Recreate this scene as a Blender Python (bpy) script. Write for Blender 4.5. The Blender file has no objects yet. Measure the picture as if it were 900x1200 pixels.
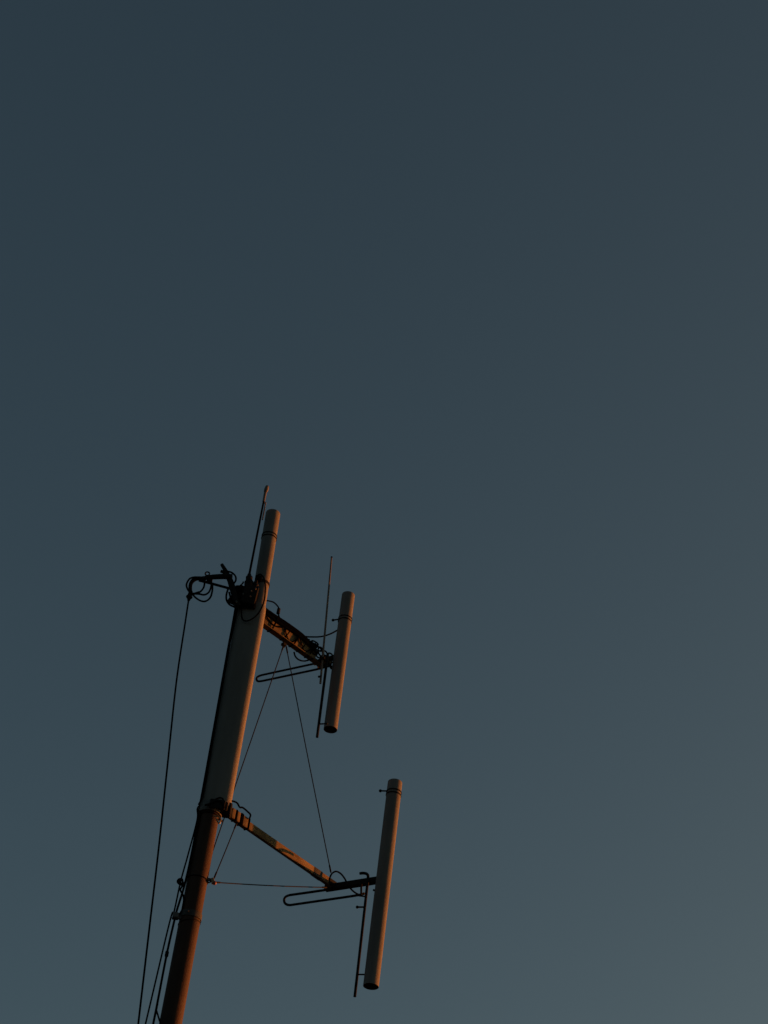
import bpy, bmesh, math, random
from mathutils import Vector, Matrix

random.seed(7)
V = Vector
scene = bpy.context.scene
COL = scene.collection

# ------------------------------------------------------------------ camera
PITCH, ROLL = math.radians(40.0), math.radians(7.44)
fwd = V((0, math.cos(PITCH), math.sin(PITCH)))
r0, u0 = V((1, 0, 0)), V((0, -math.sin(PITCH), math.cos(PITCH)))
rgt = math.cos(ROLL) * r0 + math.sin(ROLL) * u0
upv = -math.sin(ROLL) * r0 + math.cos(ROLL) * u0
cam = bpy.data.cameras.new('camera')
cam.sensor_fit = 'VERTICAL'
cam.sensor_height = 36.0
cam.lens = 62.19
cam.clip_start, cam.clip_end = 0.1, 20000.0
cam_ob = bpy.data.objects.new('camera', cam)
COL.objects.link(cam_ob)
mw = Matrix((rgt, upv, -fwd)).transposed().to_4x4()
mw.translation = V((0, 0, 1.6))
cam_ob.matrix_world = mw
scene.camera = cam_ob

# ------------------------------------------------------------------ sky and sun
SUN_EL, SUN_AZ = math.radians(3.0), math.radians(68.0)     # azimuth clockwise from +Y
world = bpy.data.worlds.new('World')
scene.world = world
world.use_nodes = True
wn = world.node_tree
sky = wn.nodes.new('ShaderNodeTexSky')
sky.sky_type = 'NISHITA'
sky.sun_disc = False
sky.sun_elevation, sky.sun_rotation = SUN_EL, SUN_AZ
sky.air_density, sky.dust_density, sky.ozone_density = 0.6, 3.0, 1.0
tint = wn.nodes.new('ShaderNodeMix')          # even colour cast of the hazy evening air over the whole sky
tint.data_type, tint.blend_type = 'RGBA', 'MULTIPLY'
tint.inputs[0].default_value = 1.0
tint.inputs[7].default_value = (1.05, 1.13, 0.96, 1)
wn.links.new(sky.outputs['Color'], tint.inputs[6])
wn.links.new(tint.outputs[2], wn.nodes['Background'].inputs['Color'])
wn.nodes['Background'].inputs['Strength'].default_value = 0.0515

sun = bpy.data.lights.new('sun', 'SUN')
sun.energy = 3.5
sun.angle = math.radians(0.6)
sun.color = (1.0, 0.25, 0.045)
sun_ob = bpy.data.objects.new('sun', sun)
COL.objects.link(sun_ob)
to_sun = V((math.sin(SUN_AZ) * math.cos(SUN_EL), math.cos(SUN_AZ) * math.cos(SUN_EL), math.sin(SUN_EL)))
sun_ob.rotation_euler = to_sun.to_track_quat('Z', 'Y').to_euler()
sun_ob.location = (30, 20, 30)

vs = scene.view_settings
vs.view_transform, vs.look, vs.exposure, vs.gamma = 'Standard', 'None', 0.964, 1.0
vs.use_curve_mapping = False

# ------------------------------------------------------------------ materials
def material(name, c1, c2, rough=0.6, metal=0.0, scale=3.0, bump=0.0, bump_scale=60.0, streak=1.0, lo=0.35, hi=0.7, spec=0.5, detail=6):
    m = bpy.data.materials.new(name)
    m.use_nodes = True
    nt = m.node_tree
    b = nt.nodes['Principled BSDF']
    tc = nt.nodes.new('ShaderNodeTexCoord')
    mp = nt.nodes.new('ShaderNodeMapping')
    mp.inputs['Scale'].default_value = (1, 1, streak)
    nz = nt.nodes.new('ShaderNodeTexNoise')
    nz.inputs['Scale'].default_value = scale
    nz.inputs['Detail'].default_value = detail
    nz.inputs['Roughness'].default_value = 0.6
    rp = nt.nodes.new('ShaderNodeValToRGB')
    rp.color_ramp.elements[0].position, rp.color_ramp.elements[0].color = lo, (*c1, 1)
    rp.color_ramp.elements[1].position, rp.color_ramp.elements[1].color = hi, (*c2, 1)
    L = nt.links.new
    L(tc.outputs['Object'], mp.inputs['Vector'])
    L(mp.outputs['Vector'], nz.inputs['Vector'])
    L(nz.outputs['Fac'], rp.inputs['Fac'])
    L(rp.outputs['Color'], b.inputs['Base Color'])
    b.inputs['Roughness'].default_value = rough
    b.inputs['Metallic'].default_value = metal
    b.inputs['Specular IOR Level'].default_value = spec
    if bump:
        n2 = nt.nodes.new('ShaderNodeTexNoise')
        n2.inputs['Scale'].default_value = bump_scale
        n2.inputs['Detail'].default_value = 4
        bp = nt.nodes.new('ShaderNodeBump')
        bp.inputs['Strength'].default_value = bump
        bp.inputs['Distance'].default_value = 0.01
        L(tc.outputs['Object'], n2.inputs['Vector'])
        L(n2.outputs['Fac'], bp.inputs['Height'])
        L(bp.outputs['Normal'], b.inputs['Normal'])
    return m

M = {
    'radome': material('radome_grey', (0.115, 0.115, 0.106), (0.165, 0.162, 0.148), 0.8, scale=4.0, bump=0.25, streak=0.25, spec=0.2),
    'shroud': material('shroud_grey', (0.13, 0.131, 0.118), (0.178, 0.174, 0.156), 0.8, scale=3.0, bump=0.3, streak=0.2, spec=0.2),
    'mast': material('mast_brown', (0.026, 0.014, 0.009), (0.054, 0.025, 0.013), 0.7, scale=6.0, bump=0.4, streak=0.25, spec=0.2),
    'arm': material('arm_ochre', (0.08, 0.057, 0.026), (0.18, 0.135, 0.062), 0.75, scale=4.0, spec=0.2, detail=2),
    'steel': material('dark_steel', (0.006, 0.006, 0.006), (0.014, 0.0125, 0.011), 0.75, 0.0, scale=12.0, bump=0.2, spec=0.1),
    'galv': material('galvanised', (0.07, 0.07, 0.067), (0.11, 0.11, 0.10), 0.6, 0.0, scale=15.0, bump=0.15, spec=0.35),
    'rubber': material('black_rubber', (0.002, 0.002, 0.0023), (0.004, 0.004, 0.004), 0.85, scale=20.0, spec=0.0),
    'iron_and_shade': material('grey_iron_and_shade', (0.035, 0.036, 0.034), (0.06, 0.06, 0.056), 0.75, scale=12.0, bump=0.2, spec=0.15),  # iron of the mast clamp, also the painted shade patch on the lower arm
    'wire': material('wire_steel', (0.005, 0.005, 0.005), (0.011, 0.010, 0.009), 0.7, scale=20.0, spec=0.1),
    'bore': material('dark_bore', (0.008, 0.008, 0.008), (0.014, 0.014, 0.013), 0.9, spec=0.1),
    'whip': material('whip_fibreglass', (0.10, 0.085, 0.07), (0.15, 0.13, 0.10), 0.6, scale=9.0, spec=0.3),
    'red': material('red_plastic', (0.16, 0.03, 0.02), (0.22, 0.05, 0.025), 0.5, scale=20.0),
    'brass': material('worn_brass', (0.20, 0.15, 0.07), (0.30, 0.23, 0.12), 0.5, scale=20.0),
    'ground': material('ground_asphalt', (0.035, 0.034, 0.032), (0.065, 0.062, 0.058), 0.9, scale=0.6, bump=0.5, bump_scale=30.0, spec=0.2),
}

# ------------------------------------------------------------------ mesh helpers
class Mesh:
    """collects rings, boxes and lathes in world coordinates"""
    def __init__(self):
        self.v, self.f = [], []

    def ring_strip(self, rings, close=True, cap0=True, cap1=True):
        base, n = len(self.v), len(rings[0])
        for r in rings:
            self.v += r
        for i in range(len(rings) - 1):
            for j in range(n):
                a, b = base + i * n + j, base + i * n + (j + 1) % n
                self.f.append((a, b, b + n, a + n))
        if cap0:
            self.f.append(tuple(base + j for j in reversed(range(n))))
        if cap1:
            self.f.append(tuple(base + (len(rings) - 1) * n + j for j in range(n)))
        return self

    def sweep(self, pts, r, sides=10, closed=False):
        pts = [V(p) for p in pts]
        n = len(pts)
        rad = r if isinstance(r, (list, tuple)) else [r] * n
        tan = []
        for i in range(n):
            a = pts[i - 1] if (i or closed) else pts[i]
            b = pts[(i + 1) % n] if (i < n - 1 or closed) else pts[i]
            tan.append((b - a).normalized())
        nrm = tan[0].orthogonal().normalized()
        rings = []
        for i in range(n):
            if i:
                nrm = (tan[i - 1].rotation_difference(tan[i]) @ nrm)
                nrm = (nrm - tan[i] * nrm.dot(tan[i])).normalized()
            bi = tan[i].cross(nrm)
            rings.append([pts[i] + (nrm * math.cos(2 * math.pi * k / sides) + bi * math.sin(2 * math.pi * k / sides)) * rad[i] for k in range(sides)])
        if closed:
            rings.append(rings[0])
            return self.ring_strip(rings, cap0=False, cap1=False)
        return self.ring_strip(rings)

    def box(self, c, x, y, z, sx, sy, sz, bevel=0.12):
        """box centred at c on the axes x, y, z (unit vectors) with full sizes and chamfered vertical edges"""
        c, x, y, z = V(c), V(x).normalized(), V(y).normalized(), V(z).normalized()
        ch = min(sx, sy) * bevel
        hx, hy, hz = sx / 2, sy / 2, sz / 2
        prof = [(hx - ch, -hy), (hx, -hy + ch), (hx, hy - ch), (hx - ch, hy), (-hx + ch, hy), (-hx, hy - ch), (-hx, -hy + ch), (-hx + ch, -hy)]
        cz = min(ch, hz * 0.5)
        rings = []
        for zz, s in ((-hz, 1), (-hz + cz, 0), (hz - cz, 0), (hz, 1)):
            k = 1 - s * cz / max(hx, hy) * 0.9
            rings.append([c + x * (px * k) + y * (py * k) + z * zz for px, py in prof])
        return self.ring_strip(rings)

    def column(self, axis0, axis1, prof, ex=None, ey=None, rx=1.0, ry=1.0, sides=48, cap0=True, cap1=True, power=2.0):
        """surface of revolution (or oval) along axis0 > axis1; prof = [(t along axis 0..1, radius)]"""
        a, b = V(axis0), V(axis1)
        d = (b - a)
        z = d.normalized()
        if ex is None:
            ex = V((1, 0, 0)) - z * z.x
        ex = V(ex).normalized()
        ey = z.cross(ex)
        rings = []
        for t, r in prof:
            o = a + d * t
            ring = []
            for k in range(sides):
                c, s = math.cos(2 * math.pi * (k + 0.5) / sides), math.sin(2 * math.pi * (k + 0.5) / sides)
                q = (abs(c) ** power + abs(s) ** power) ** (-1 / power)
                ring.append(o + ex * (c * q * r * rx) + ey * (s * q * r * ry))
            rings.append(ring)
        return self.ring_strip(rings, cap0=cap0, cap1=cap1)

    def ball(self, c, r, sides=12):
        c = V(c)
        return self.column(c - V((0, 0, r)), c + V((0, 0, r)), [(0.5 - 0.5 * math.cos(math.pi * i / 8), max(r * math.sin(math.pi * i / 8), r * 0.05)) for i in range(9)], sides=sides)

    def torus(self, c, axis, R, r, n=40, sides=8, ry=1.0):
        z = V(axis).normalized()
        x = z.orthogonal().normalized() if abs(z.z) < 0.9 else (V((1, 0, 0)) - z * z.x).normalized()
        y = z.cross(x)
        return self.sweep([V(c) + x * (R * math.cos(2 * math.pi * k / n)) + y * (R * ry * math.sin(2 * math.pi * k / n)) for k in range(n)], r, sides, closed=True)

def smooth_path(pts, per=8, jitter=0.0):
    """Catmull-Rom through the points"""
    pts = [V(p) for p in pts]
    ext = [pts[0] * 2 - pts[1]] + pts + [pts[-1] * 2 - pts[-2]]
    out = []
    for i in range(1, len(ext) - 2):
        p0, p1, p2, p3 = ext[i - 1:i + 3]
        for k in range(per):
            t = k / per
            out.append(0.5 * ((2 * p1) + (p2 - p0) * t + (2 * p0 - 5 * p1 + 4 * p2 - p3) * t * t + (3 * p1 - p0 - 3 * p2 + p3) * t ** 3))
    out.append(pts[-1])
    if jitter:
        for i in range(1, len(out) - 1):
            out[i] = out[i] + V((random.uniform(-1, 1), random.uniform(-1, 1), random.uniform(-1, 1))) * jitter
    return out

def make(name, mesh, mat, parent=None, loc=None, flat_angle=35):
    me = bpy.data.meshes.new(name)
    origin = V(loc) if loc is not None else (V(parent['_o']) if parent is not None else V((0, 0, 0)))
    me.from_pydata([tuple(p - origin) for p in mesh.v], [], mesh.f)
    bm = bmesh.new()
    bm.from_mesh(me)
    bmesh.ops.remove_doubles(bm, verts=bm.verts, dist=0.0002)
    bmesh.ops.recalc_face_normals(bm, faces=bm.faces)
    for f in bm.faces:
        f.smooth = True
    for e in bm.edges:
        if len(e.link_faces) == 2 and e.calc_face_angle(0) > math.radians(flat_angle):
            e.smooth = False
    bm.to_mesh(me)
    bm.free()
    me.materials.append(M[mat])
    ob = bpy.data.objects.new(name, me)
    COL.objects.link(ob)
    if parent is not None:
        ob.parent = parent
    else:
        ob.location = origin
    ob['_o'] = tuple(origin)
    return ob

def tag(ob, label, cat, group=None):
    ob['label'], ob['category'] = label, cat
    if group:
        ob['group'] = group
    return ob

def thing(name, label, cat, loc, group=None):
    e = bpy.data.objects.new(name, None)
    e.empty_display_size = 0.2
    e.location = loc
    e['_o'] = tuple(loc)
    COL.objects.link(e)
    return tag(e, label, cat, group)

def cable(name, label, cat, pts, r, mat='rubber', group=None, per=8, sides=8, jitter=0.0):
    path = smooth_path(pts, per, jitter) if per > 1 else [V(p) for p in pts]
    return tag(make(name, Mesh().sweep(path, r, sides), mat, loc=path[-1]), label, cat, group)

X, Y, Z = V((1, 0, 0)), V((0, 1, 0)), V((0, 0, 1))

# surveyed points of the place, in metres (x right, y away, z up; the ground is z = 0)
POINTS = {
    'Z': [(18.333, 14.689, 0)],
    'mast_z': [(14.744, 12.936, 13.507)],
    'shroud': [(-1.891, 22.8, 14.704), (-1.891, 22.8, 18.417)],
    'arm2': [(-1.763, 22.766, 14.689), (-0.038, 24.629, 14.689)],
    'arm1': [(-1.775, 22.927, 18.333), (-0.683, 23.945, 18.333)],
    'arm_n': [(0.682, -0.731, 0), (0.734, -0.679, 0)],
    'cross_n': [(-0.545, -0.839, 0)],
    'cross2': [(-0.136, 24.692, 14.649), (0.672, 24.167, 14.633)],
    'cross1': [(-0.822, 24.035, 18.348), (-0.439, 23.935, 18.477)],
    'ant2': [(0.705, 24.143, 12.886), (0.727, 24.143, 16.358)],
    'ant1': [(-0.399, 23.935, 17.039), (-0.417, 23.935, 19.764)],
    'ant3': [(-1.797, 22.8, 18.023), (-1.834, 22.8, 20.391)],
    'ant2_r': [(0.115, 0, 0)],
    'ant1_r': [(0.11, 0, 0)],
    'ant3_r': [(0.121, 0, 0)],
    'ant2_band': [(0.729, 24.143, 16.139)],
    'ant1_band': [(-0.409, 23.935, 19.221)],
    'ant3_band': [(-1.835, 22.8, 19.862)],
    'ant2_peg': [(0.688, 24.113, 16.169), (0.511, 24.113, 16.147)],
    'ant1_peg': [(-0.449, 23.905, 19.229), (-0.611, 23.905, 19.172)],
    'hair2': [(-0.005, 24.607, 14.619), (-0.114, 24.678, 14.621), (-0.417, 24.875, 14.631), (-0.612, 25.001, 14.638), (-0.697, 25.057, 14.639), (-0.749, 25.09, 14.616), (-0.76, 25.097, 14.563), (-0.731, 25.079, 14.501), (-0.668, 25.038, 14.466), (-0.576, 24.978, 14.46), (-0.202, 24.735, 14.449), (0.117, 24.528, 14.439), (0.365, 24.367, 14.434), (0.455, 24.309, 14.445)],
    'hair1': [(-0.71, 23.963, 18.332), (-0.868, 24.065, 18.334), (-1.278, 24.331, 18.344), (-1.601, 24.541, 18.352), (-1.699, 24.605, 18.351), (-1.746, 24.635, 18.331), (-1.753, 24.64, 18.292), (-1.727, 24.623, 18.246), (-1.668, 24.585, 18.229), (-1.541, 24.502, 18.223), (-1.122, 24.23, 18.212), (-0.686, 23.947, 18.204), (-0.563, 23.867, 18.237)],
    'rod2': [(0.351, 24.292, 14.762), (0.392, 24.266, 14.759), (0.444, 24.232, 14.74), (0.475, 24.212, 14.701), (0.48, 24.209, 14.627), (0.483, 24.207, 14.381), (0.491, 24.201, 12.724)],
    'rod1': [(-0.612, 23.815, 18.416), (-0.609, 23.814, 18.175), (-0.588, 23.8, 16.778)],
    'rod2_peg': [(0.477, 24.211, 14.168), (0.372, 24.279, 14.188)],
    'rod2_stand': [(0.488, 24.203, 13.072), (0.652, 24.097, 13.045)],
    'rod1_stand': [(-0.59, 23.801, 17.029), (-0.451, 23.711, 16.999)],
    'rod2_ubolt': [(0.387, 24.287, 14.612), (0.411, 24.271, 14.376)],
    'rod2_clip': [(0.58, 24.144, 14.434), (0.613, 24.123, 14.419)],
    'whip1': [(-0.662, 23.787, 17.792), (-0.687, 23.764, 18.385), (-0.717, 23.736, 18.883), (-0.786, 23.671, 20.313)],
    'whip1_clip': [(-0.699, 23.752, 17.897)],
    'whip0': [(-2.017, 22.6, 18.744), (-2.017, 22.6, 18.884), (-2.008, 22.6, 20.474), (-2.008, 22.6, 20.653), (-1.993, 22.6, 20.808)],
    'clipA': [(-1.321, 23.282, 18.093)],
    'stay_mast': [(-1.321, 23.282, 18.093), (-1.836, 22.89, 13.916)],
    'stay_arms': [(-1.283, 23.317, 18.108), (-0.09, 24.573, 14.858)],
    'clamp': [(-1.734, 22.8, 13.532)],
    'stay_b': [(-1.553, 22.992, 14.622), (-1.723, 22.8, 13.574)],
    'stay_d': [(-1.703, 22.8, 13.516), (-0.124, 24.536, 14.583)],
    'ring': [(-1.954, 22.8, 13.507)],
    'boom_top': [(-2.274, 22.531, 18.753), (-2.411, 22.549, 18.753), (-2.59, 22.602, 18.753), (-2.769, 22.681, 18.753)],
    'boom_low': [(-2.266, 22.83, 18.733), (-2.363, 22.806, 18.733), (-2.544, 22.765, 18.733), (-2.71, 22.726, 18.733), (-2.807, 22.708, 18.733)],
    'boom_droop': [(-2.742, 22.681, 18.757), (-2.836, 22.681, 18.742), (-2.896, 22.681, 18.688), (-2.919, 22.681, 18.606), (-2.906, 22.681, 18.504), (-2.878, 22.681, 18.422)],
    'eye': [(-2.681, 22.602, 18.805)],
    'loop_a': [(-2.733, 22.631, 18.702), (-2.834, 22.631, 18.731), (-2.938, 22.631, 18.69), (-2.975, 22.631, 18.584), (-2.96, 22.631, 18.5), (-2.898, 22.631, 18.416), (-2.82, 22.631, 18.402), (-2.739, 22.631, 18.45), (-2.698, 22.631, 18.543), (-2.698, 22.631, 18.639), (-2.703, 22.631, 18.69)],
    'loop_b': [(-2.876, 22.651, 18.409), (-2.808, 22.651, 18.414), (-2.741, 22.651, 18.419), (-2.665, 22.651, 18.417), (-2.606, 22.651, 18.474), (-2.587, 22.651, 18.568), (-2.59, 22.651, 18.655)],
    'loop_c': [(-2.856, 22.611, 18.373), (-2.775, 22.611, 18.3), (-2.686, 22.611, 18.257), (-2.613, 22.611, 18.27), (-2.559, 22.611, 18.353), (-2.55, 22.611, 18.492), (-2.567, 22.611, 18.61)],
    'conn': [(-2.887, 22.661, 18.457), (-2.895, 22.661, 18.344), (-2.893, 22.661, 18.268)],
    'conn_bar': [(-2.848, 22.661, 18.407), (-2.755, 22.661, 18.462)],
    'drip': [(-2.896, 22.661, 18.301), (-2.872, 22.661, 17.831), (-2.813, 22.661, 16.698), (-2.682, 22.661, 15.186), (-2.56, 22.661, 13.78), (-2.47, 22.661, 12.619), (-2.362, 22.661, 11.237)],
    'post': [(-2.482, 22.58, 19.011), (-2.399, 22.58, 18.893), (-2.293, 22.58, 18.701), (-2.163, 22.58, 18.394), (-2.108, 22.58, 18.215)],
    'post_stub': [(-2.475, 22.58, 18.875), (-2.37, 22.58, 18.845)],
    'loop_d': [(-2.373, 22.54, 18.857), (-2.295, 22.54, 18.844), (-2.227, 22.54, 18.785), (-2.207, 22.54, 18.701), (-2.232, 22.54, 18.619)],
    'loop_e': [(-2.303, 22.56, 18.528), (-2.311, 22.56, 18.406), (-2.29, 22.56, 18.298), (-2.232, 22.56, 18.223), (-2.144, 22.56, 18.186)],
    'loop_f': [(-2.274, 22.54, 18.448), (-2.231, 22.54, 18.344), (-2.147, 22.54, 18.247)],
    'head_boxes': [(-2.119, 22.6, 18.468), (-1.958, 22.6, 18.494), (-1.983, 22.6, 18.75), (-2.029, 22.6, 18.328), (-1.888, 22.6, 18.575), (-1.843, 22.6, 18.878)],
    'head_bar': [(-2.281, 22.6, 18.631), (-1.829, 22.6, 18.361), (-1.828, 22.6, 18.637), (-2.197, 22.6, 18.267)],
    'hook': [(-2.137, 22.56, 18.581), (-2.117, 22.56, 18.628), (-2.09, 22.56, 18.675), (-2.085, 22.56, 18.706)],
    'big_loop': [(-1.904, 22.6, 18.868), (-1.85, 22.6, 18.929), (-1.78, 22.6, 18.871), (-1.736, 22.6, 18.739), (-1.714, 22.6, 18.586), (-1.707, 22.6, 18.415), (-1.731, 22.6, 18.249), (-1.785, 22.6, 18.108), (-1.872, 22.6, 18.005), (-1.949, 22.6, 17.976), (-2.004, 22.6, 18.027), (-2.036, 22.6, 18.191)],
    'strap_r': [(-1.766, 22.8, 18.87)],
    'cable_r': [(-1.737, 22.935, 18.647), (-1.688, 22.98, 18.706), (-1.588, 23.073, 18.761), (-1.514, 23.143, 18.744), (-1.489, 23.166, 18.704), (-1.489, 23.166, 18.626), (-1.458, 23.195, 18.557)],
    'cable_r_conn': [(-1.489, 23.166, 18.713), (-1.491, 23.165, 18.616)],
    'feed1': [(-1.199, 23.464, 18.537), (-1.04, 23.612, 18.559), (-0.905, 23.739, 18.655), (-0.757, 23.876, 18.787), (-0.626, 23.998, 18.95), (-0.518, 24.099, 19.119), (-0.472, 24.142, 19.185)],
    'sag1': [(-1.148, 23.429, 18.091), (-1.118, 23.457, 18.03), (-1.058, 23.514, 18.012), (-0.962, 23.603, 18.063), (-0.849, 23.709, 18.2)],
    'feed2': [(-0.102, 24.413, 14.667), (-0.076, 24.441, 14.774), (-0.017, 24.505, 14.858), (0.057, 24.584, 14.876), (0.125, 24.658, 14.846), (0.198, 24.736, 14.78), (0.275, 24.82, 14.739), (0.376, 24.929, 14.745), (0.482, 25.043, 14.835)],
    'edge_cable': [(-2.145, 22.72, 18.297), (-2.139, 22.72, 17.909), (-2.138, 22.72, 17.493), (-2.127, 22.72, 16.529), (-2.116, 22.72, 15.608), (-2.109, 22.72, 14.87), (-2.112, 22.72, 14.667)],
    'edge_cable2': [(-2.108, 22.67, 18.3), (-2.11, 22.67, 18.045), (-2.117, 22.67, 17.759), (-2.121, 22.67, 17.46), (-2.109, 22.67, 16.499), (-2.099, 22.67, 15.579), (-2.092, 22.67, 14.842), (-2.122, 22.67, 14.651)],
    'down_a': [(-2.108, 22.72, 14.682), (-2.136, 22.72, 14.606), (-2.109, 22.72, 14.415), (-2.144, 22.72, 13.832), (-2.174, 22.72, 13.419), (-2.184, 22.72, 12.951), (-2.216, 22.72, 12.789), (-2.273, 22.72, 11.275)],
    'down_b': [(-2.089, 22.72, 14.685), (-2.111, 22.72, 14.553), (-2.095, 22.72, 14.384), (-2.098, 22.72, 13.702), (-2.115, 22.72, 13.31), (-2.149, 22.72, 12.973), (-2.157, 22.72, 12.797), (-2.171, 22.72, 12.305), (-2.17, 22.72, 11.496), (-2.172, 22.72, 11.289)],
    'down_c': [(-2.068, 22.7, 14.633), (-2.078, 22.7, 14.432), (-2.087, 22.7, 14.079), (-2.091, 22.7, 13.596), (-2.109, 22.7, 13.418), (-2.146, 22.7, 13.318), (-2.15, 22.7, 13.27), (-2.101, 22.7, 13.204), (-2.077, 22.7, 13.114), (-2.076, 22.7, 12.982), (-2.113, 22.7, 12.885)],
    'branch': [(-2.164, 22.72, 11.484), (-2.097, 22.72, 11.348), (-2.042, 22.72, 11.235)],
    'knot': [(-2.171, 22.72, 12.305)],
    'coil': [(-2.179, 22.68, 13.403)],
    'clamp_block': [(-2.147, 22.7, 12.874)],
    'arm2_cable': [(-1.773, 22.666, 14.744), (-1.718, 22.725, 14.801), (-1.657, 22.792, 14.853), (-1.591, 22.863, 14.873), (-1.544, 22.914, 14.838), (-1.502, 22.959, 14.863), (-1.429, 23.038, 14.855), (-1.38, 23.091, 14.835), (-1.388, 23.083, 14.756)],
    'collar_loop': [(-1.991, 22.6, 14.615), (-1.927, 22.6, 14.681), (-1.875, 22.6, 14.747), (-1.816, 22.6, 14.77), (-1.771, 22.6, 14.726), (-1.767, 22.6, 14.619)],
    'collar_loop2': [(-2.027, 22.58, 14.605), (-1.945, 22.58, 14.638), (-1.854, 22.58, 14.695), (-1.788, 22.58, 14.676), (-1.753, 22.58, 14.61), (-1.786, 22.58, 14.505)],
    'curl': [(-1.881, 22.63, 14.478), (-1.843, 22.63, 14.476), (-1.792, 22.63, 14.469), (-1.767, 22.63, 14.431), (-1.776, 22.63, 14.366), (-1.813, 22.63, 14.403), (-1.84, 22.63, 14.455)],
    'bead': [(-1.763, 22.78, 14.497)],
}
P = {k: [V(p) for p in v] for k, v in POINTS.items()}
Z_UP, Z_LOW = P['Z'][0].x, P['Z'][0].y
MX, MY = -1.951, 22.8

# ------------------------------------------------------------------ ground
g = Mesh()
N, S = 24, 6000.0
g.v = [V((-S + 2 * S * i / N, -S + 2 * S * j / N, 0)) for j in range(N + 1) for i in range(N + 1)]
g.f = [(j * (N + 1) + i, j * (N + 1) + i + 1, (j + 1) * (N + 1) + i + 1, (j + 1) * (N + 1) + i) for j in range(N) for i in range(N)]
ground = make('ground', g, 'ground')
ground['kind'] = 'structure'

# ------------------------------------------------------------------ mast
z_collar, z_clamp, z_ring = P['mast_z'][0]
mast = thing('mast_pole', 'dark brown round mast standing in the ground under the broad grey shroud', 'mast', (MX, MY, 0))
rm = lambda z: 0.185 - (0.185 - 0.142) * z / 15.0
zs = [0.0 + 17.6 * i / 40 for i in range(41)]
make('shaft', Mesh().column((MX, MY, 0), (MX, MY, 17.6), [(z / 17.6, rm(z) if z < 14.7 else 0.118) for z in zs]), 'mast', mast)
make('base_flange', Mesh().column((MX, MY, 0.004), (MX, MY, 0.064), [(0, 0.34), (0.8, 0.34), (1, 0.33)]), 'steel', mast)
for k in range(6):
    a = k * math.pi / 3
    c = V((MX + 0.27 * math.cos(a), MY + 0.27 * math.sin(a), 0.06))
    make('anchor_bolt', Mesh().column(c, c + Z * 0.07, [(0, 0.025), (0.5, 0.025), (0.5, 0.014), (1, 0.014)], sides=6), 'galv', mast)
# thin wire ring round the mast that holds the stays
rr = rm(z_ring) + 0.008
make('stay_ring', Mesh().torus((MX, MY, z_ring), (0.02, 0.05, 1), rr, 0.007), 'wire', mast)
# cable clamp: band, standoff block on the left, bolts
rc = rm(z_clamp)
band = make('clamp_band', Mesh().column((MX, MY, z_clamp - 0.045), (MX, MY, z_clamp + 0.045), [(0, rc + 0.002), (0, rc + 0.012), (1, rc + 0.012), (1, rc + 0.002)], cap0=False, cap1=False), 'iron_and_shade', mast)
make('clamp_bolt', Mesh().column((MX - 0.03, MY - rc - 0.005, z_clamp), (MX - 0.03, MY - rc - 0.045, z_clamp), [(0, 0.018), (0.6, 0.018), (0.6, 0.01), (1, 0.01)], sides=6), 'galv', band)
cb = P['clamp_block'][0]
make('cable_bracket', Mesh().box(cb, X, Y, Z, 0.085, 0.09, 0.085).box(cb + V((0.075, 0.03, 0.0)), X, Y, Z, 0.09, 0.04, 0.05), 'galv', mast)
for dx in (-0.028, 0.024):
    c = cb + V((dx, -0.02, -0.043))
    make('cable_gland', Mesh().column(c, c - Z * 0.02, [(0, 0.022), (1, 0.018)], sides=8), 'steel', mast)
make('hose_band', Mesh().torus((MX, MY, z_clamp - 0.11), (-0.22, 0.02, 1), rm(z_clamp) + 0.006, 0.006), 'steel', mast)
# collar where the shroud begins
make('collar', Mesh().column((MX + 0.0, MY, z_collar - 0.17), (MX + 0.0, MY, z_collar - 0.01), [(0, 0.148), (0, 0.172), (0.1, 0.18), (0.9, 0.18), (1, 0.172)], cap0=False), 'galv', mast)
make('collar_ring', Mesh().torus((MX, MY, z_collar - 0.20), (0, 0, 1), 0.153, 0.010), 'steel', mast)

# ------------------------------------------------------------------ shroud
s0, s1 = P['shroud']
s0 = V((s0.x, s0.y, z_collar - 0.03))
shroud = thing('mast_shroud', 'broad grey oval shroud over the upper mast, below the cluster of black fittings', 'shroud', tuple(s0))
H = (s1 - s0).length
RA, RB = 0.224, 0.150
make('shell', Mesh().column(s0, s1, [(0.0, 0.93), (0.0, 0.985), (0.006, 1.0)] + [(0.05 + 0.93 * i / 12, 1.0) for i in range(13)] + [(0.994, 0.985), (1.0, 0.94)], rx=RA, ry=RB, sides=96, power=3.0), 'shroud', shroud)

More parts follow.
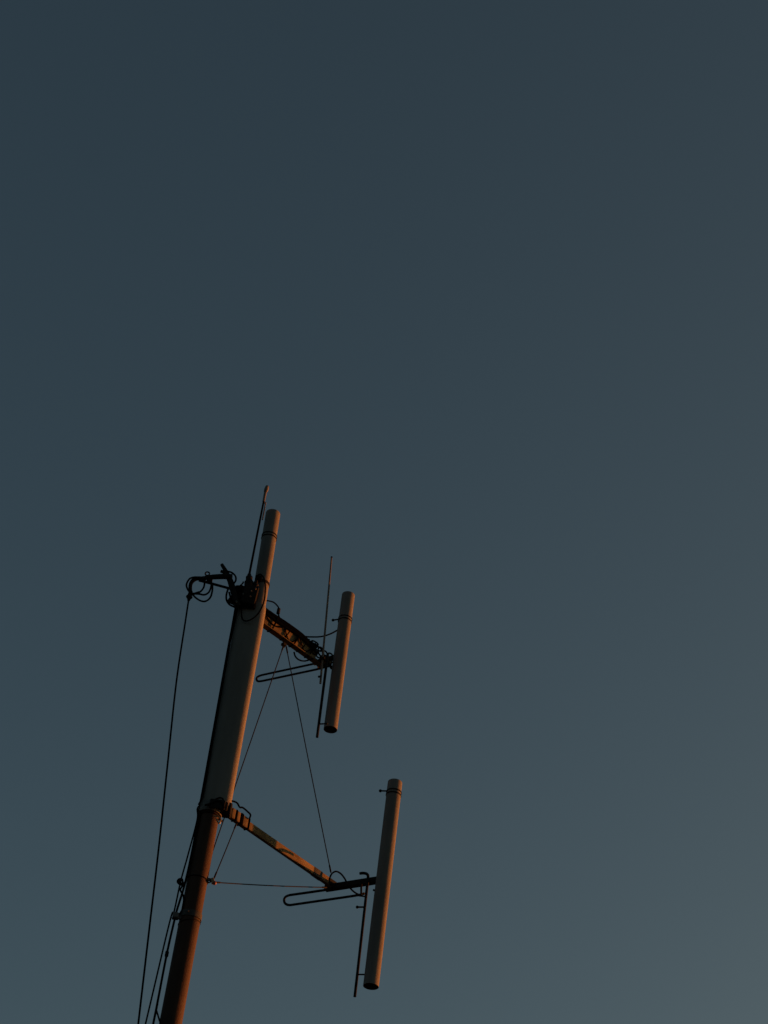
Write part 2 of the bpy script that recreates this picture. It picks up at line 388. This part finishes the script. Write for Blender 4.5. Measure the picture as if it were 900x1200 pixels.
# ------------------------------------------------------------------ tube antennas
def tube_antenna(key, label, zc=None):
    a, b = P[key]
    r = P[key + '_r'][0].x
    d = (b - a).normalized()
    t = thing('tube_antenna', label, 'antenna', tuple(a), 'grey tube antennas on the mast')
    h = (b - a).length
    body = make('tube', Mesh().column(a, b, [(0.0, r * 0.93), (0.0, r)] + [(i / 16, r) for i in range(1, 16)] + [(1 - 0.012 / h, r), (1 - 0.004 / h, r * 0.975), (1.0, r * 0.93)], cap0=False, sides=64), 'radome', t)
    # recessed lower end
    make('lower_cap', Mesh().column(a + d * 0.02, a + d * 0.05, [(0, r * 0.94), (1, r * 0.94)], sides=48), 'bore', t)
    make('drain_plug', Mesh().column(a + d * 0.0, a + d * 0.02, [(0, r * 0.16), (1, r * 0.2)], sides=10), 'steel', t)
    bc = P[key + '_band'][0]
    hb = (bc - a).dot(d)
    for dz in (-0.028, 0.028):
        c = a + d * (hb + dz)
        make('band', Mesh().column(c - d * 0.009, c + d * 0.009, [(0, r), (0, r + 0.009), (1, r + 0.009), (1, r)], cap0=False, cap1=False, sides=48), 'steel', t)
    if key + '_peg' in P:
        p0, p1 = P[key + '_peg']
        p0 = p0 + (p1 - p0) * 0.2
        peg = make('peg', Mesh().sweep([p0, p1], 0.013, 8), 'steel', t)
        make('knob', Mesh().ball(p1, 0.025), 'steel', peg)
    return t
tube_antenna('ant1', 'shorter grey tube antenna on the upper arm, next to the thin leaning whip')
tube_antenna('ant2', 'long free-hanging grey tube antenna on the crossbar of the lower arm')
tube_antenna('ant3', 'topmost grey tube antenna rising out of the broad shroud')

# ------------------------------------------------------------------ support arms
def pipe(name, pts, r, mat, parent, per=6, sides=10):
    return make(name, Mesh().sweep(smooth_path(pts, per), r, sides), mat, parent)

def support_arm(no, label, h, w, hair_r):
    a, e = P['arm%d' % no]
    d = (e - a).normalized()
    n = V((d.y, -d.x, 0))
    cn = P['cross_n'][0]
    t = thing('support_arm', label, 'support arm', tuple(a), 'horizontal arms carrying antennas')
    ln = (e - a).length * (1.0 if no == 2 else 0.87)
    mid = a + d * (ln / 2)
    beam = make('beam', Mesh().box(mid, n, Z, d, w, h, ln, bevel=0.1), 'arm', t)
    c0, c1 = P['cross%d' % no]
    cd = (c1 - c0).normalized()
    side = Z.cross(cd)
    up = cd.cross(side)
    ch = 0.098 if no == 2 else 0.07
    make('crossbar', Mesh().box((c0 + c1) / 2, side, up, cd, ch * 0.9, ch, (c1 - c0).length + 0.02, bevel=0.1), 'steel', t)
    pipe('hairpin_rod', P['hair%d' % no], hair_r, 'steel', t, 5)
    pipe('mounting_rod', P['rod%d' % no], 0.0225, 'steel', t, 5)
    make('standoff', Mesh().sweep(P['rod%d_stand' % no], 0.012, 8), 'steel', t)
    return t, a, e, d, n, c0, c1, cd

arm2, a, e, d, n, c0, c1, cd = support_arm(2, 'lower sunlit arm running from the mast collar to the long hanging antenna', 0.125, 0.065, 0.020)
# root: mounting plates against the collar, sleeve straps
make('root_block', Mesh().box(a + d * 0.07 + V((0.0, -0.03, 0)), X, Y, Z, 0.145, 0.15, 0.20), 'steel', arm2)
make('root_plate', Mesh().box(V((MX + 0.10, MY - 0.20, Z_LOW - 0.03)), X, Y, Z, 0.22, 0.035, 0.14), 'steel', arm2)
make('root_link', Mesh().box(V((MX + 0.16, MY - 0.10, Z_LOW)), V((0.9, 0.4, 0)), V((-0.4, 0.9, 0)), Z, 0.16, 0.12, 0.14), 'steel', arm2)
for s, wd, hh in ((0.24, 0.026, 0.182), (0.36, 0.055, 0.186), (0.52, 0.024, 0.18)):
    st = make('strap', Mesh().box(a + d * s + Z * 0.012, n, Z, d, 0.098, hh, wd, bevel=0.08), 'rubber', arm2)
for s0_, s1_ in ((0.15, 0.22), (0.262, 0.325), (0.395, 0.50)):
    make('sleeve', Mesh().box(a + d * (s0_ + s1_) / 2 + Z * 0.012, n, Z, d, 0.082, 0.166, s1_ - s0_, bevel=0.08), 'arm', arm2)
make('end_gusset', Mesh().box(e - d * 0.03, n, Z, d, 0.09, 0.115, 0.2, bevel=0.1), 'steel', arm2)
make('shade_band', Mesh().box(a + d * (0.845 * (e - a).length), n, Z, d, 0.074, 0.134, 0.20, bevel=0.1), 'iron_and_shade', arm2)  # added dark grey band, painting a patch of shade on the beam
pp = P['rod2_peg']
pg = make('side_peg', Mesh().sweep(pp, 0.014, 8), 'steel', arm2)
make('knob', Mesh().ball(pp[1], 0.024), 'steel', pg)
ub = P['rod2_ubolt']
make('u_bolt', Mesh().sweep(smooth_path([ub[0] + X * 0.0, ub[1]], 4), 0.016, 8).sweep(smooth_path([ub[1] - X * 0.06, ub[1] + X * 0.09], 4), 0.013, 8), 'steel', arm2)
make('end_clip', Mesh().sweep(P['rod2_clip'], 0.016, 8), 'steel', arm2)

arm1, b, e1, d1, n1, k0, k1, kd = support_arm(1, 'upper arm wrapped in black cable, reaching the shorter antenna', 0.20, 0.075, 0.0185)
make('root_clamp', Mesh().box(b + d1 * 0.03, n1, Z, d1, 0.14, 0.24, 0.09), 'steel', arm1)
make('lower_lip', Mesh().box((b + e1) / 2 - Z * 0.106 + n1 * 0.012, n1, Z, d1, 0.11, 0.012, (e1 - b).length - 0.03), 'arm', arm1)
make('end_gusset', Mesh().box(e1 - d1 * 0.14 - Z * 0.07, n1, Z, d1, 0.06, 0.05, 0.36), 'steel', arm1)
make('end_plate', Mesh().box(e1 + d1 * 0.03 - Z * 0.05 + kd * 0.02, kd, Z, Z.cross(kd), 0.24, 0.05, 0.06), 'arm', arm1)
cA = P['clipA'][0]
make('stay_clip', Mesh().box(cA + Z * 0.01, n1, Z, d1, 0.07, 0.05, 0.07), 'steel', arm1)
make('stay_eye', Mesh().torus(cA - Z * 0.025, n1, 0.022, 0.007, 16, 6), 'steel', arm1)

# ------------------------------------------------------------------ cable run on the upper arm
ln1 = (e1 - b).length
bun = thing('arm_cable_bundle', 'thick bundle of black cables lying along the top of the upper arm', 'cable bundle', tuple(b))
lay = [(0.05 - 0.033 * (i % 4), 0.120 + 0.038 * (i // 4)) for i in range(11)] + [(0.058, 0.098), (-0.062, 0.07)]
for i, (off_n, off_z) in enumerate(lay):
    pts = []
    for k in range(8):
        zz = off_z + random.uniform(-0.012, 0.016) - (0.03 * max(0, k - 5))
        pts.append(b + d1 * (ln1 * 0.86 * k / 7) + n1 * (off_n + (random.uniform(-0.012, 0.012) if i < 11 else random.uniform(0, 0.01) * (1 if off_n > 0 else -1))) + Z * zz)
    make('cable', Mesh().sweep(smooth_path(pts, 6), 0.021 if i < 11 else 0.018, 8), 'rubber', bun)
for i, (s, tilt) in enumerate(((0.20, 0.25), (0.40, 0.45), (0.54, 0.4), (0.66, 0.5), (0.78, 0.35))):
    # ties slung round arm and bundle
    c = b + d1 * (ln1 * s)
    hw, zt, zb_ = 0.068, 0.205, -0.12
    loop = []
    for k in range(20):
        an = 2 * math.pi * k / 20
        zz = (zt + zb_) / 2 + (zt - zb_) / 2 * math.copysign(abs(math.sin(an)) ** 0.6, math.sin(an))
        loop.append(c + n1 * (hw * math.copysign(abs(math.cos(an)) ** 0.5, math.cos(an))) + Z * zz + d1 * (tilt * (zz + 0.02)))
    make('tie', Mesh().sweep(loop, 0.010 if i % 2 else 0.014, 7, closed=True), 'rubber', bun)
# slack jumpers crossing the lit face of the arm
for i, (s_a, s_b, dip) in enumerate(((0.02, 0.36, 0.07), (0.34, 0.58, 0.12), (0.58, 0.80, 0.11))):
    pts = []
    for k in range(7):
        t_ = k / 6
        pts.append(b + d1 * (ln1 * (s_a + (s_b - s_a) * t_)) + n1 * (0.050 + 0.003 * math.sin(9 * t_)) + Z * (0.115 - dip * 1.3 * math.sin(math.pi * t_) * 1.25 - 0.02 * t_))
    make('jumper', Mesh().sweep(smooth_path(pts, 5), 0.011, 7), 'rubber', bun)
# snarl of small loops at the arm's end
snarl = thing('cable_snarl', 'tangle of small black cable loops at the outer end of the upper arm', 'cable coil', tuple(e1 - Z * 0.1))
for i in range(11):
    u = i / 10
    c = e1 + d1 * (-0.26 + 0.36 * u + random.uniform(-0.03, 0.03)) + n1 * random.uniform(0.0, 0.06) + Z * (0.12 - 0.15 * u + 0.06 * (-1) ** i + random.uniform(-0.02, 0.02)) + kd * (0.08 * u)
    ax = (n1 + V((random.uniform(-0.5, 0.5), random.uniform(-0.4, 0.4), random.uniform(-0.7, 0.7)))).normalized()
    make('loop', Mesh().torus(c, ax, random.uniform(0.062, 0.09), 0.0135, 24, 7, ry=random.uniform(0.6, 1.0)), 'rubber', snarl)

# ------------------------------------------------------------------ whips
w = P['whip1']
wl = w[-1] - w[0]
whip = thing('whip_antenna', 'thin leaning whip antenna beside the shorter tube antenna', 'whip antenna', tuple(w[0]), 'thin whip antennas')
make('rod', Mesh().sweep([w[0] + wl * t for t in (0, 0.25, 0.5, 0.75, 1)], [0.018, 0.0175, 0.017, 0.016, 0.0135], 10), 'whip', whip)
make('tip', Mesh().ball(w[-1], 0.018), 'rubber', whip)
wc = P['whip1_clip'][0]
make('foot_clip', Mesh().sweep([w[0] + wl * 0.055, wc], 0.016, 8).ball(wc, 0.02), 'steel', whip)
make('clamp', Mesh().box(w[0] + wl * 0.185, n1, Z, d1, 0.12, 0.05, 0.05), 'steel', whip)

w = P['whip0']
whip = thing('whip_antenna', 'dark whip with a bulbous tip rising past the top of the topmost tube', 'whip antenna', tuple(w[0]), 'thin whip antennas')
make('rod', Mesh().sweep([w[0], w[1], w[2]], [0.022, 0.019, 0.016], 10), 'rubber', whip)
make('ferrule', Mesh().sweep([w[2] - (w[3] - w[2]) * 0.15, w[3]], [0.022, 0.024], 12), 'whip', whip)
dd = (w[4] - w[3])
make('tip', Mesh().column(w[3], w[4], [(0, 0.018), (0.08, 0.03), (0.35, 0.036), (0.7, 0.034), (0.9, 0.026), (1, 0.008)], sides=20), 'whip', whip)
side_rod = [w[2] + V((0.035, 0.02, -0.02)), w[2] + V((0.035, 0.02, -0.4))]
make('side_rod', Mesh().sweep(side_rod, 0.0105, 8), 'whip', whip)
make('side_link', Mesh().sweep([w[2] + V((0, 0, -0.04)), side_rod[0] - Z * 0.02], 0.012, 8), 'whip', whip)

# ------------------------------------------------------------------ head fittings on the shroud top
hb = P['head_boxes']
head = thing('head_bracket', 'cluster of black brackets and boxes clamped at the foot of the topmost tube', 'bracket', tuple(hb[0]))
make('main_box', Mesh().box(hb[1] + V((0.0, 0.02, -0.02)), V((1, 0.25, 0)), V((-0.25, 1, 0)), V((0.05, 0, 1)), 0.24, 0.17, 0.36), 'steel', head)
make('side_box', Mesh().box(hb[0], V((1, -0.2, 0)), V((0.2, 1, 0)), Z, 0.15, 0.14, 0.30), 'rubber', head)
make('whip_socket', Mesh().column(hb[2] - Z * 0.14, P['whip0'][1] + Z * 0.02, [(0, 0.075), (0.45, 0.075), (0.5, 0.055), (0.8, 0.055), (0.85, 0.035), (1, 0.03)], sides=20), 'steel', head)
make('lower_box', Mesh().box(hb[3] + V((0.06, 0.03, -0.01)), X, Y, Z, 0.28, 0.12, 0.13), 'rubber', head)
make('upright_bar', Mesh().box(hb[4], X, Y, V((0.0, 0, 1)), 0.05, 0.06, 0.42), 'steel', head)
t_lo, t_hi = P['ant3']
t_dir = (t_hi - t_lo).normalized()
on_tube = lambda z: t_lo + t_dir * ((z - t_lo.z) / t_dir.z)
cz_ = on_tube(hb[5].z)
make('tube_clamp', Mesh().column(cz_ - t_dir * 0.02, cz_ + t_dir * 0.02, [(0, 0.12), (0, 0.131), (1, 0.131), (1, 0.12)], cap0=False, cap1=False), 'steel', head)
make('clamp_block', Mesh().box(hb[5] + V((-0.02, 0.06, 0)), X, Y, Z, 0.11, 0.12, 0.08), 'rubber', head)
for p, q_ in ((hb[1], 0.09), (hb[4], 0.04), (hb[3], 0.1)):
    for s in (-1, 1):
        c = p + V((q_ * s, -0.08, 0.07 * s))
        make('bolt', Mesh().column(c, c - Y * 0.03, [(0, 0.017), (0.6, 0.017), (0.6, 0.009), (1, 0.009)], ex=X, sides=6), 'galv', head)
pipe('hook', P['hook'], 0.013, 'steel', head, 5)
make('strap_ring', Mesh().torus(on_tube(P['strap_r'][0].z), (-0.2, 0.1, 1), 0.129, 0.007), 'steel', head)
make('tilted_post', Mesh().sweep(P['post'], [0.028, 0.034, 0.05, 0.06, 0.055], 10), 'steel', head)
make('post_stub', Mesh().sweep(P['post_stub'], 0.026, 8), 'steel', head)
make('gusset', Mesh().box((P['post'][3] + hb[0]) / 2, V((1, 0, -0.4)), Y, V((0.4, 0, 1)), 0.17, 0.06, 0.34), 'steel', head)

# ------------------------------------------------------------------ cable boom
bt, bl = P['boom_top'], P['boom_low']
boom = thing('cable_boom', 'short forked black boom sticking out from the mast head, cables hanging off its end', 'boom', tuple(bt[0]))
make('upper_bar', Mesh().sweep(bt, [0.048, 0.046, 0.042, 0.034], 10), 'steel', boom)
make('lower_bar', Mesh().sweep(bl, [0.022, 0.022, 0.022, 0.024, 0.024], 10), 'steel', boom)
make('tip_bracket', Mesh().sweep(smooth_path(P['boom_droop'], 5), [0.036 - 0.0003 * i for i in range(26)], 10), 'rubber', boom)
ey = P['eye'][0]
make('eye_bolt', Mesh().torus(ey, (0, 1, 0.1), 0.034, 0.012, 20, 7), 'steel', boom)
make('web_plate', Mesh().box((bt[2] + bl[3]) / 2 + V((0.02, 0, 0)), X, Y, Z, 0.09, 0.03, 0.09), 'steel', boom)
# loops of spare cable at the boom tip
cable('drip_loop', 'round cable loop encircling the drooping tip of the forked boom', 'cable', P['loop_a'], 0.0155)
cable('drip_loop', 'small half loop of cable under the forked boom', 'cable', P['loop_b'], 0.0155)
cable('drip_loop', 'widest hanging cable loop under the forked boom', 'cable', P['loop_c'], 0.0155)
cn_ = P['conn']
con = thing('cable_connector', 'stubby black connector where the long free-hanging cable meets the boom', 'connector', tuple(cn_[2]))
make('body', Mesh().sweep(cn_, [0.03, 0.042, 0.02], 12), 'rubber', con)
make('collar', Mesh().torus(cn_[1], (cn_[2] - cn_[0]), 0.04, 0.014, 20, 7), 'steel', con)
make('side_plug', Mesh().sweep(P['conn_bar'], 0.02, 8), 'steel', con)

def to_ground(pts):
    a_, b_ = pts[-2], pts[-1]
    dr = (b_ - a_) / (a_.z - b_.z)
    return [b_ + dr * (b_.z * t) for t in (0.33, 0.66, 1.0)]

dp = P['drip'] + to_ground(P['drip'])
cable('hanging_cable', 'long slack cable hanging free of the mast from the forked boom', 'cable', dp, 0.014)
gp = dp[-1]
stake = thing('ground_stake', 'short steel stake in the ground holding the slack cable', 'stake', (gp.x, gp.y, 0))
make('post', Mesh().column((gp.x, gp.y, -0.2), (gp.x, gp.y, 0.5), [(0, 0.03), (0.97, 0.03), (1, 0.02)], sides=12), 'steel', stake)
make('eye', Mesh().torus((gp.x, gp.y, 0.5), Y, 0.04, 0.01, 16, 6), 'steel', stake)

cable('head_loop', 'small cable loop beside the tilted post of the mast head', 'cable', P['loop_d'], 0.0155)
cable('head_loop', 'cable loop hanging below the foot of the tilted post', 'cable', P['loop_e'], 0.0155)
cable('head_loop', 'short inner cable bend below the foot of the tilted post', 'cable', P['loop_f'], 0.0155)
cable('tube_loop', 'wide thin cable loop drooping across the front of the shroud top', 'cable', P['big_loop'], 0.012)
cable('arm_tail', 'cable arching from behind the shroud onto the upper arm', 'cable', P['cable_r'], 0.012)
tag(make('arm_plug', Mesh().sweep(P['cable_r_conn'], [0.028, 0.03], 10), 'steel', loc=P['cable_r_conn'][1]), 'small black plug on the cable arching onto the upper arm', 'plug')
cable('feed_cable', 'feed cable sagging from the upper arm to the shorter tube antenna', 'cable', P['feed1'], 0.0135)
cable('slack_loop', 'slack cable loop hanging under the outer half of the upper arm', 'cable', P['sag1'], 0.0135)
cable('feed_cable', 'feed cable arching over the outer end of the lower arm', 'cable', P['feed2'], 0.0135)
cable('arm_root_cable', 'black cable draped over the straps at the root of the lower arm', 'cable', P['arm2_cable'], 0.014)
cable('collar_cable', 'thin upper cable bend across the front of the mast collar', 'cable', P['collar_loop'], 0.012)
cable('collar_cable', 'thin lower cable bend wrapping the front of the mast collar', 'cable', P['collar_loop2'], 0.014)
cable('wire_curl', 'small sunlit curl of wire just under the mast collar', 'wire', P['curl'], 0.011, 'brass')
cable('edge_cable', "thick black cable running up the broad shroud on the forked boom's side", 'cable', P['edge_cable'], 0.017)
cable('edge_cable', 'black cable against the front of the shroud edge, splitting off near the head', 'cable', P['edge_cable2'], 0.015)
da = P['down_a'] + to_ground(P['down_a'])
cable('down_cable', 'thinner of the two cables descending beside the mast below the grey clamp', 'cable', da, 0.012)
db = P['down_b'] + to_ground(P['down_b'])
cable('down_cable', 'thicker cable with a splice, descending beside the mast below the grey clamp', 'cable', db, 0.016)
cable('down_cable', 'cable bulging out from the mast just above the grey clamp', 'cable', P['down_c'], 0.013)
cable('branch_wire', 'short wire branching from the spliced cable to the mast', 'wire', P['branch'] + [V((MX - 0.13, MY - 0.12, P['branch'][-1].z - 0.1))], 0.012)
kn = P['knot'][0]
tag(make('splice', Mesh().column(kn - Z * 0.05, kn + Z * 0.05, [(0, 0.016), (0.2, 0.026), (0.8, 0.026), (1, 0.016)], sides=12), 'rubber', loc=kn), 'small black splice on the thicker cable beside the lower mast', 'splice')
co = P['coil'][0]
coil = thing('cable_coil', 'small coil of black cable hanging at the wire ring on the mast', 'cable coil', tuple(co))
for i in range(3):
    make('turn', Mesh().torus(co + V((0.01 * i, -0.012 * i, -0.02 * i)), (0.3 - 0.2 * i, 1, 0.2 * i), 0.042 - 0.006 * i, 0.0095, 24, 7), 'rubber', coil)

# ------------------------------------------------------------------ stays
def stay(key, label, r=0.0085):
    p, q_ = P[key]
    s = thing('stay_wire', label, 'wire', tuple(q_), 'thin stay wires between mast and arms')
    make('strand', Mesh().sweep([p + (q_ - p) * (i / 10) - Z * (0.012 * math.sin(math.pi * i / 10)) for i in range(11)], r, 7), 'wire', s)
    for end, o in ((p, q_), (q_, p)):
        dr = (o - end).normalized()
        make('grip', Mesh().sweep([end, end + dr * 0.02, end + dr * 0.11, end + dr * 0.13], [0.008, 0.013, 0.013, 0.008], 8), 'steel', s)
stay('stay_mast', 'stay wire from the upper arm slanting down to the mast')
stay('stay_arms', 'stay wire from the upper arm down to the outer end of the lower arm')
stay('stay_b', 'short stay wire from the root of the lower arm to the brass clamp')
stay('stay_d', 'nearly level stay wire from the brass clamp to the outer end of the lower arm')
cl = P['clamp'][0]
clamp = thing('wire_clamp', 'small sunlit brass and red wire clamp beside the mast', 'clamp', tuple(cl - Z * 0.04))
make('body', Mesh().box(cl, V((1, 0, 0.5)), Y, V((-0.5, 0, 1)), 0.05, 0.05, 0.085), 'brass', clamp)
make('thimble', Mesh().ball(cl + V((0.03, -0.005, -0.03)), 0.03), 'red', clamp)
make('shackle', Mesh().torus(cl + V((-0.055, 0, 0)), Y, 0.03, 0.011, 20, 7), 'steel', clamp)
make('pin', Mesh().sweep([cl + V((-0.09, 0, 0)), cl + V((0.02, 0, 0.01))], 0.012, 8), 'steel', clamp)
bd = P['bead'][0]
tag(make('wire_bead', Mesh().ball(bd, 0.02).sweep([bd, bd + V((-0.06, 0, 0.03))], 0.007, 6), 'steel', loc=bd), 'tiny dark bead on a wire stub under the mast collar', 'bead')

for o in list(bpy.data.objects):
    if '_o' in o:
        del o['_o']
